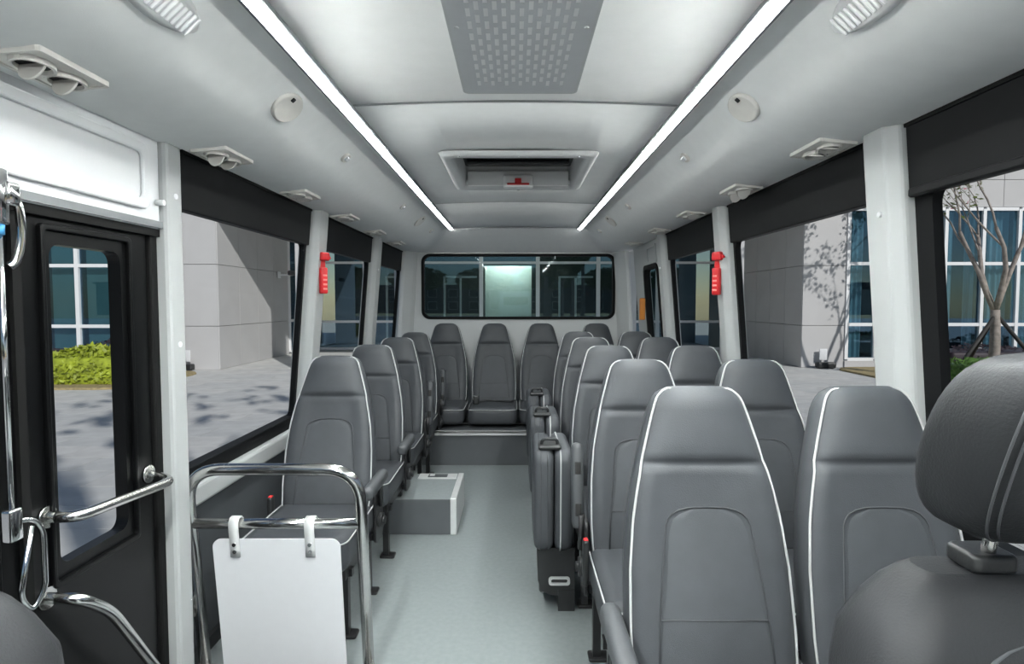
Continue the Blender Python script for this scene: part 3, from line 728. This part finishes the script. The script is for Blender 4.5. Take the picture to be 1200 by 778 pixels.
# pavement: recessed joint bed, nearest pavers one by one
pv = empty('pavement'); tag(pv, 'pale grey stone pavement around the bus', 'pavement', kind='structure')
MB().box(-60, 60, -40, 60, G-.2, G-.012).build('joint_bed', M_ground, pv)
PW, PD = 1.2, .6
cells = []
for i in range(-16, 16):
    for j in range(-20, 44):
        x = i*PW+(PW/2 if j % 2 else 0); y = j*PD
        cells.append((x, y))
def vis(c):
    x, y = c
    if y < 1.0 or abs(x) < 1.3: return 1e9
    if not (1.0 < abs(x)/y*1.0 < 1e9): pass
    r = abs(x)/y
    if x < 0 and not (.30 < r < 1.0): return 1e9
    if x > 0 and not (.36 < r < 1.0): return 1e9
    return x*x+y*y
cells.sort(key=vis)
pm = []
for k in range(3):
    me = MB().box(-PW/2+.005, PW/2-.005, -PD/2+.005, PD/2-.005, -.03, 0).mesh('paver'); me.materials.append(M_paver[k]); pm.append(me)
for n_, (x, y) in enumerate(cells[:290]):
    o = bpy.data.objects.new('paver', random.choice(pm)); C.objects.link(o); o.parent = pv; o.location = (x, y, G+random.uniform(-.002, .001))
mb = MB()
for (x, y) in cells[290:]: mb.box(x-PW/2+.005, x+PW/2-.005, y-PD/2+.005, y+PD/2-.005, G-.03, G)
far = [(-60, -19.9, -40, 60), (19.9, 60, -40, 60), (-19.9, 19.9, -40, -12.4), (-19.9, 19.9, 26.5, 60)]
tag(mb.build('far_pavers', M_paver[0], pv), kind='stuff')
mb = MB()
for a in far: mb.box(a[0], a[1], a[2], a[3], G-.03, G)
mb.build('outer_pavement', M_paver[1], pv)
# --- buildings
ROWS = [(G, .60), (.60, 2.46), (2.46, 4.32), (4.32, 6.2)]
def cladding(parent, axis, fixed, a0, a1, step, rows, nrm, thick=.06):
    # panels on a vertical plane; axis 'x' runs along X at y=fixed, 'y' along Y at x=fixed; nrm = outward sign
    n = max(1, round((a1-a0)/step)); st = (a1-a0)/n; g = .008
    for i in range(n):
        for (h0, h1) in rows:
            if axis == 'x':
                y0, y1 = sorted((fixed, fixed+nrm*thick)); key = 'clx%.3f_%.3f' % (st, h1-h0)
                me = cached(key, lambda: MB().box(-st/2+g, st/2-g, -thick/2, thick/2, -(h1-h0)/2+g, (h1-h0)/2-g))
                link('panel', me, M_stone, parent, loc=(a0+(i+.5)*st, (y0+y1)/2, (h0+h1)/2))
            else:
                x0, x1 = sorted((fixed, fixed+nrm*thick)); key = 'cly%.3f_%.3f' % (st, h1-h0)
                me = cached(key, lambda: MB().box(-thick/2, thick/2, -st/2+g, st/2-g, -(h1-h0)/2+g, (h1-h0)/2-g))
                link('panel', me, M_stone, parent, loc=((x0+x1)/2, a0+(i+.5)*st, (h0+h1)/2))
def curtainwall(parent, axis, fixed, nrm, mulls, hs, glass, mw=.09, td=.09):
    # mullion and transom grid with one pane per cell
    def P(a, d, h): return (a, fixed+nrm*d, h) if axis == 'x' else (fixed+nrm*d, a, h)
    def bx_(a0, a1, d0, d1, h0, h1):
        p, q_ = P(a0, d0, h0), P(a1, d1, h1)
        x = sorted((p[0], q_[0])); y = sorted((p[1], q_[1])); return MB().box(x[0], x[1], y[0], y[1], h0, h1)
    for a in mulls: bx_(a-mw/2, a+mw/2, -.02, td, hs[0], hs[-1]).build('mullion', M_mull, parent)
    for (a, b) in zip(mulls, mulls[1:]):
        for h in hs: bx_(a+mw/2, b-mw/2, -.02, td*.9, h-.05, h+.05).build('transom', M_mull, parent)
        for (h0, h1) in zip(hs, hs[1:]): bx_(a+mw/2, b-mw/2, 0, .012, h0+.05, h1-.05).build('pane', glass, parent)
# wing beyond the door side: facade at y=17.5 and return wall facing the court at x=-8.95
b1 = empty('office_wing', (0, 0, 0)); tag(b1, 'white clad office wing with white framed windows, seen through the bus door', 'building')
MB().box(-11.0, -9.01, 17.56, 27, G, 6.2).box(-60, -11, 20.5, 27, G, 6.2).build('core', M_joint, b1)
cladding(b1, 'x', 17.56, -11.0, -8.97, 2.1, ROWS, -1)
cladding(b1, 'y', -9.01, 17.52, 22.9, 1.2, ROWS, 1)
curtainwall(b1, 'y', -8.98, 1, [22.95, 23.95, 24.95], [G+.1, .6, 2.46, 4.3], M_bglass)
MB().box(-60, -11.0, 17.0, 17.6, G, -.45).build('plinth', M_stone, b1)
mx = [-11.05-1.06*k for k in range(16)][::-1]
curtainwall(b1, 'x', 17.55, -1, mx, [-.45, .60, 2.42, 4.2], M_bglass, .12)
MB().box(-60, -11.0, 17.5, 18.1, 4.2, 6.2).build('parapet', M_stone, b1)
MB().box(-60, -11.0, 20.3, 20.4, G, 4.2).build('room_back', M_room, b1); MB().box(-60, -11, 17.6, 20.4, 4.18, 4.24).build('room_ceiling', M_room, b1); MB().box(-60, -11, 17.6, 20.4, -.5, -.46).build('room_floor', M_room, b1)
for k in range(12):
    x = -11.6-1.06*k
    MB().box(x-.40, x+.40, 17.75, 17.78, -.4, 4.1).build('blind', mat('green_blind', (.20, .33, .31), .8, noise=.12, nscale=1.0), b1)
# wing beyond the driver's side
b2 = empty('curtained_wing', (0, 0, 0)); tag(b2, 'white clad wing with tall curtained windows behind the young tree', 'building')
MB().box(9.0, 10.2, 18.16, 27, G, 6.2).box(10.2, 60, 21.5, 27, G, 6.2).build('core', M_joint, b2)
cladding(b2, 'x', 18.16, 8.94, 10.28, 1.4, ROWS, -1)
cladding(b2, 'y', 8.99, 18.12, 25.0, 1.2, ROWS, -1)
mx = [10.33, 11.23, 12.28, 13.33, 14.50, 15.6, 16.7, 17.8, 18.9, 20.0, 21.1, 22.2]
curtainwall(b2, 'x', 18.15, -1, mx, [-.46, .63, 2.52, 4.2], M_bglass, .10)
MB().box(10.28, 23, 18.05, 18.4, G, -.5).build('plinth', M_stone, b2)
cladding(b2, 'x', 18.16, 10.28, 22.28, 2.4, [(4.26, 5.1), (5.1, 6.2)], -1)
MB().box(10.28, 23, 18.2, 18.5, 4.25, 6.2).build('parapet_core', M_joint, b2)
MB().box(10.2, 24, 21.3, 21.4, G, 4.3).box(10.2, 24, 18.4, 21.4, 4.2, 4.26).box(10.2, 24, 18.4, 21.4, -.55, -.5).build('room', M_room, b2)
MB().box(22.28, 60, 18.1, 27, G, 6.2).build('end_block', M_stone, b2)
def curtain(x0, x1, z0, z1, y, parent):
    n = int((x1-x0)/.02); rows = []
    for h in (z0, (z0+z1)/2, z1):
        rows.append([(x0+(x1-x0)*k/n, y+.035*math.sin(k*.75+x0)+.02*math.sin(k*.31+h*.4), h) for k in range(n+1)])
    MB().loft(rows, closed=False, caps=False).build('curtain', M_curtain, parent)
for (a, b) in ((10.4, 10.95), (12.9, 13.8), (14.2, 14.45), (14.9, 15.5), (15.7, 16.5), (17.3, 18.2), (19.2, 20.2), (21, 22)):
    curtain(a, b, -.42, 4.15, 18.42, b2)
# glazed hall at the end of the court, canopy and columns
b3 = empty('entrance_hall', (0, 0, 0)); tag(b3, 'glazed entrance hall with white mullions behind the bus rear', 'building')
mx = [-8.9, -6.45, -3.97, -1.47, .96, 3.55, 6.1, 8.9]
curtainwall(b3, 'x', 25.0, -1, mx, [G+.06, .50, 3.02, 4.25], M_bglassd, .16, .1)
# door frames inside the bays
for (a, b) in ((-3.97, -1.47), (.96, 3.55), (-6.45, -3.97), (3.55, 6.1)):
    m_ = (a+b)/2
    for s_ in (-.35, .35): MB().box(m_+s_*1.0-.04, m_+s_*1.0+.04, 25.1, 25.2, G, 2.45).build('door_stile', M_mull, b3)
    MB().box(m_-.35, b-.2, 25.1, 25.2, 2.38, 2.46).build('door_head', M_mull, b3)
MB().box(-9, 9, 29, 29.1, G, 4.3).box(-9, 9, 25.3, 29, G-.02, G+.03).build('lobby', M_room, b3)
MB().box(-1.35, .72, 26.0, 26.06, G, 2.95).build('partition', M_pale, b3)
MB().box(-1.2, .6, 25.35, 25.55, 3.5, 3.53).build('partition_fill_lamp', M_lamp2, b3)  # unseen lamp added to brighten the pale partition
MB().box(-8.88, 8.88, 16.9, 30, 4.25, 6.2).build('canopy', M_stone, b3)
for x in (-6.5, 6.25): MB().box(x, x+.5, 17.2, 17.7, G, 4.25).build('column', M_stone, b3)
# pole-mounted gear on the court wall, floodlights
for (x, y, lb) in ((-9.9, 17.25, 'small black floodlight on the paving by the white wall, door side'), (9.55, 17.8, 'small black floodlight on the paving under the tree shadow')):
    t = empty('floodlight', (x, y, G)); tag(t, lb, 'floodlight', 'floodlights on the paving')
    MB().rbox(-.28, .28, -.12, .12, .02, .2, .04).build('housing', M_blackpl, t); MB().box(-.2, -.15, -.1, .1, 0, .05).box(.15, .2, -.1, .1, 0, .05).build('bracket', M_blackmetal, t)
    MB().rbox(-.12, .12, .13, .16, .25, .6, .01).build('socket_box', M_white, t)
cm = empty('wall_camera', (-8.9, 21.9, 2.35)); tag(cm, 'small dark camera on an arm fixed to the shaded court wall', 'camera')
MB().box(0, .5, -.03, .03, -.03, .03).box(.0, .04, -.1, .1, -.12, .12).build('arm', M_mull, cm); MB().rbox(.42, .62, -.25, .2, -.02, .16, .05).build('housing', M_shutter, cm)
# --- planting
def leafball(mb, n, cx, cy, cz, rx, ry, rz, s, shell=.55, flat=False):
    for _ in range(n):
        while True:
            p = Vector((random.uniform(-1, 1), random.uniform(-1, 1), random.uniform(-1, 1)))
            if shell < p.length < 1 or (p.length < 1 and random.random() < .12): break
        if flat: p = Vector((random.uniform(-1, 1), random.uniform(-1, 1), random.uniform(-1, 1)))
        c = Vector((cx+p.x*rx, cy+p.y*ry, cz+p.z*rz))
        a = Vector((random.gauss(0, 1), random.gauss(0, 1), random.gauss(0, 1))).normalized(); b = a.orthogonal().normalized()
        k = s*random.uniform(.6, 1.3); b *= k*.5; a *= k
        mb.add([c-a, c+b, c+a, c-b], [(0, 1, 2, 3)])
    return mb
def hedge(name, label, x0, x1, y0, y1, h, m, n, s=.07):
    t = empty(name, ((x0+x1)/2, (y0+y1)/2, G)); tag(t, label, 'hedge')
    W, D = (x1-x0)/2, (y1-y0)/2
    mb = MB()
    for _ in range(n):
        x = random.uniform(-W, W); y = random.uniform(-D, D)
        z = h*(.85+.12*math.sin(x*2.1)+.08*math.sin(y*3+x))*(1-.5*max(0, (abs(y)/D))**4)
        z = z*random.uniform(.05, 1)**.6
        leafball(mb, 1, x, y, z, .03, .03, .03, s, 0)
    f = mb.build('foliage', m, t); f['kind'] = 'stuff'
    MB().rbox(-W*.97, W*.97, -D*.85, D*.85, .0, h*.72, .1, .08).build('inner_twigs', m, t)
hedge('clipped_hedge', 'yellow green clipped hedge outside the bus door', -13.5, -9.35, 13.9, 15.1, .95, M_hedge, 5200)
hedge('purple_shrub', 'dark purple shrubs behind the yellow green hedge', -13, -10.2, 15.4, 16.3, 1.05, M_purple, 1500)
hedge('green_hedge', 'dark green hedge at the foot of the young tree', 10.0, 15.5, 12.5, 13.85, .85, M_hedge2, 5200)
hedge('purple_shrub', 'dark purple shrubs between the tree and curtained windows', 11.6, 19, 15.4, 17.0, .98, M_purple, 3000)
for (x0, x1, y0, y1, lb) in ((-14, -9.0, 13.4, 16.9, 'dry planting bed under the yellow green hedge'), (9.7, 21, 12.6, 17.9, 'dry planting bed under the young tree')):
    o = MB().rbox(x0, x1, y0, y1, G-.02, G+.05, .8, .02).build('planting_bed', M_soil); tag(o, lb, 'bed', kind='structure')
# young tree with stakes beyond the driver's side windows
def tree(loc, label, seed, trunk_h, r0, levels, spread, length, leaves, leaf_s, leafm, name, group=None, stakes=False, flowers=0):
    rnd = random.Random(seed)
    t = empty(name, loc); tag(t, label, 'tree', group)
    mb = MB(); tips = []
    def branch(p, d, L, r, lev):
        pts = [p]; rr = [r]; dd = d.copy()
        for k in range(4):
            dd = (dd+Vector((rnd.gauss(0, .10), rnd.gauss(0, .10), rnd.gauss(.03, .06)))).normalized()
            pts.append(pts[-1]+dd*L/4); rr.append(r*(1-.1*(k+1)))
            if lev <= 1 or (lev == 2 and k > 1): tips.append(pts[-1])
        mb.tube(pts, rr, 7 if lev > 2 else 5)
        if lev == 0: return
        nb = rnd.choice((2, 3)) if lev > 1 else 3
        for k in range(nb):
            ax = dd.orthogonal().normalized(); ax.rotate(Matrix.Rotation(rnd.uniform(0, 2*PI)+k*2*PI/nb, 3, dd))
            nd = (dd+ax*spread*rnd.uniform(.6, 1.3)+Vector((0, 0, .18))).normalized()
            branch(pts[-1] if k else pts[-2], nd, L*rnd.uniform(.62, .85), rr[-1]*.66, lev-1)
    branch(Vector((0, 0, 0)), Vector((.06, 0, 1)).normalized(), trunk_h, r0, 0) if levels == 0 else None
    pts = smoothpath([(0, 0, 0), (.05, 0, trunk_h*.5), (.04, .02, trunk_h)], 4)
    mb.tube(pts, [r0*(1-.25*k/(len(pts)-1)) for k in range(len(pts))], 9)
    for k in range(4):
        a = 2*PI*k/4+seed*.6; branch(Vector((.04, .02, trunk_h-.05)), Vector((math.cos(a)*spread, math.sin(a)*spread, 1)).normalized(), length, r0*.52, levels)
    mb.build('trunk', M_bark, t)
    lm = MB(); fm = MB()
    for _ in range(leaves):
        p = rnd.choice(tips); leafball(lm, 1, p.x+rnd.gauss(0, .12), p.y+rnd.gauss(0, .12), p.z+rnd.gauss(0, .12), .05, .05, .05, leaf_s, 0)
    for _ in range(flowers):
        p = rnd.choice(tips); leafball(fm, 1, p.x+rnd.gauss(0, .1), p.y+rnd.gauss(0, .1), p.z+rnd.gauss(0, .1), .03, .03, .03, leaf_s, 0)
    if leaves: lm.build('foliage', leafm, t)['kind'] = 'stuff'
    if flowers: fm.build('blossom', M_flower, t)['kind'] = 'stuff'
    if stakes:
        for (dx, dy) in ((-1.3, -.25), (1.35, -.3), (.1, 1.2)): MB().cyl((dx, dy, 0), (.05, 0, 1.75), .045, 10).build('stake', M_stake, t)
    return t
tree((11.75, 14.25, G), 'young multi-stemmed tree held by dark stakes outside the driver side window', 3, 1.85, .13, 3, .34, 2.15, 1500, .07, M_leafs, 'young_tree', stakes=True, flowers=120)
# unseen trees added ahead of the bus to keep sun off the seats
def unseen_shade_tree(x, y, seed, lb, hc, nl=2600, cr=1.9, ls=.2):
    rnd = random.Random(seed); t = empty('unseen_shade_tree', (x, y, G)); tag(t, lb, 'tree', 'shade trees ahead of the bus')
    mb = MB(); mb.tube(smoothpath([(0, 0, 0), (.1, .05, hc*.35), (0, .1, hc*.75)], 4), [.24-.012*k for k in range(9)], 10)
    for k in range(7):
        a = 2*PI*k/7+rnd.random(); mb.tube(smoothpath([(0, .08, hc*.55+.1*k), (math.cos(a)*.7, math.sin(a)*.7, hc*.8), (math.cos(a)*1.3, math.sin(a)*1.3, hc*.9+.12*k)], 4), [.1-.009*j for j in range(9)], 6)
    mb.build('trunk', M_bark, t)
    lm = MB(); leafball(lm, nl, 0, 0, hc, cr, cr, cr*.9, ls, .1)
    lm.build('foliage', M_leaf, t)['kind'] = 'stuff'
for k, (x, y, hc, lb) in enumerate(((6.6, -7.6, 8.9, 'tall leafy tree added off the front corner to shade the bus'), (5.2, -3.6, 7.0, 'leafy tree of middle height added between the two other shading trees'), (3.9, -.1, 5.55, "low leafy roadside tree beside the driver's window"))):
    unseen_shade_tree(x, y, 20+k, lb, hc)
far_lb = ['street tree across the road, first of the row ahead of the bus', 'street tree across the road, second of the row', 'street tree across the road, third of the row', 'street tree across the road, fourth of the row', 'street tree across the road, fifth of the row', 'street tree across the road, last of the row']
src = bpy.data.objects['unseen_shade_tree.002']
for k, lb in enumerate(far_lb):
    o = copy_tree(src); o.location = (-24+9.6*k, -34-(k % 3)*2, G); o.scale = (2.3, 2.3, 1.0); o.rotation_euler = (0, 0, k*1.3)
    tag(o, lb, 'tree', 'street trees across the road')
unseen_shade_tree(2.8, -5.2, 31, 'thin crowned tall tree that dapples the paving on the door side', 10.4, 120, 3.6, .26)
# unseen block added across the road to darken reflections in the glass
ab = empty('reflection_block', (0, -62, G)); tag(ab, 'long dark block added across the road to darken the glass reflections', 'building')
M_block = mat('block_render', (.16, .17, .18), .8, noise=.1, nscale=.4)
MB().box(-70, 70, -6, 0, 0, 5.2).build('wall', M_block, ab)
MB().box(-70.3, 70.3, -6.3, .3, 5.2, 5.5).build('roof', M_joint, ab)
wm = MB().frame(rrect(1.8, 1.6, .01, 2), rrect(1.6, 1.4, .01, 2), lambda u, v: (u, 0, v), lambda u, v: (u, .08, v)).mesh('window_surround')
pm2 = MB().box(-.82, .82, .005, .03, -.72, .72).mesh('pane')
for i in range(-13, 14):
    for h in (1.5, 3.9):
        f = link('window', wm, M_mull, ab, loc=(i*4.0, 0, h)); link('pane', pm2, M_shutter, f)
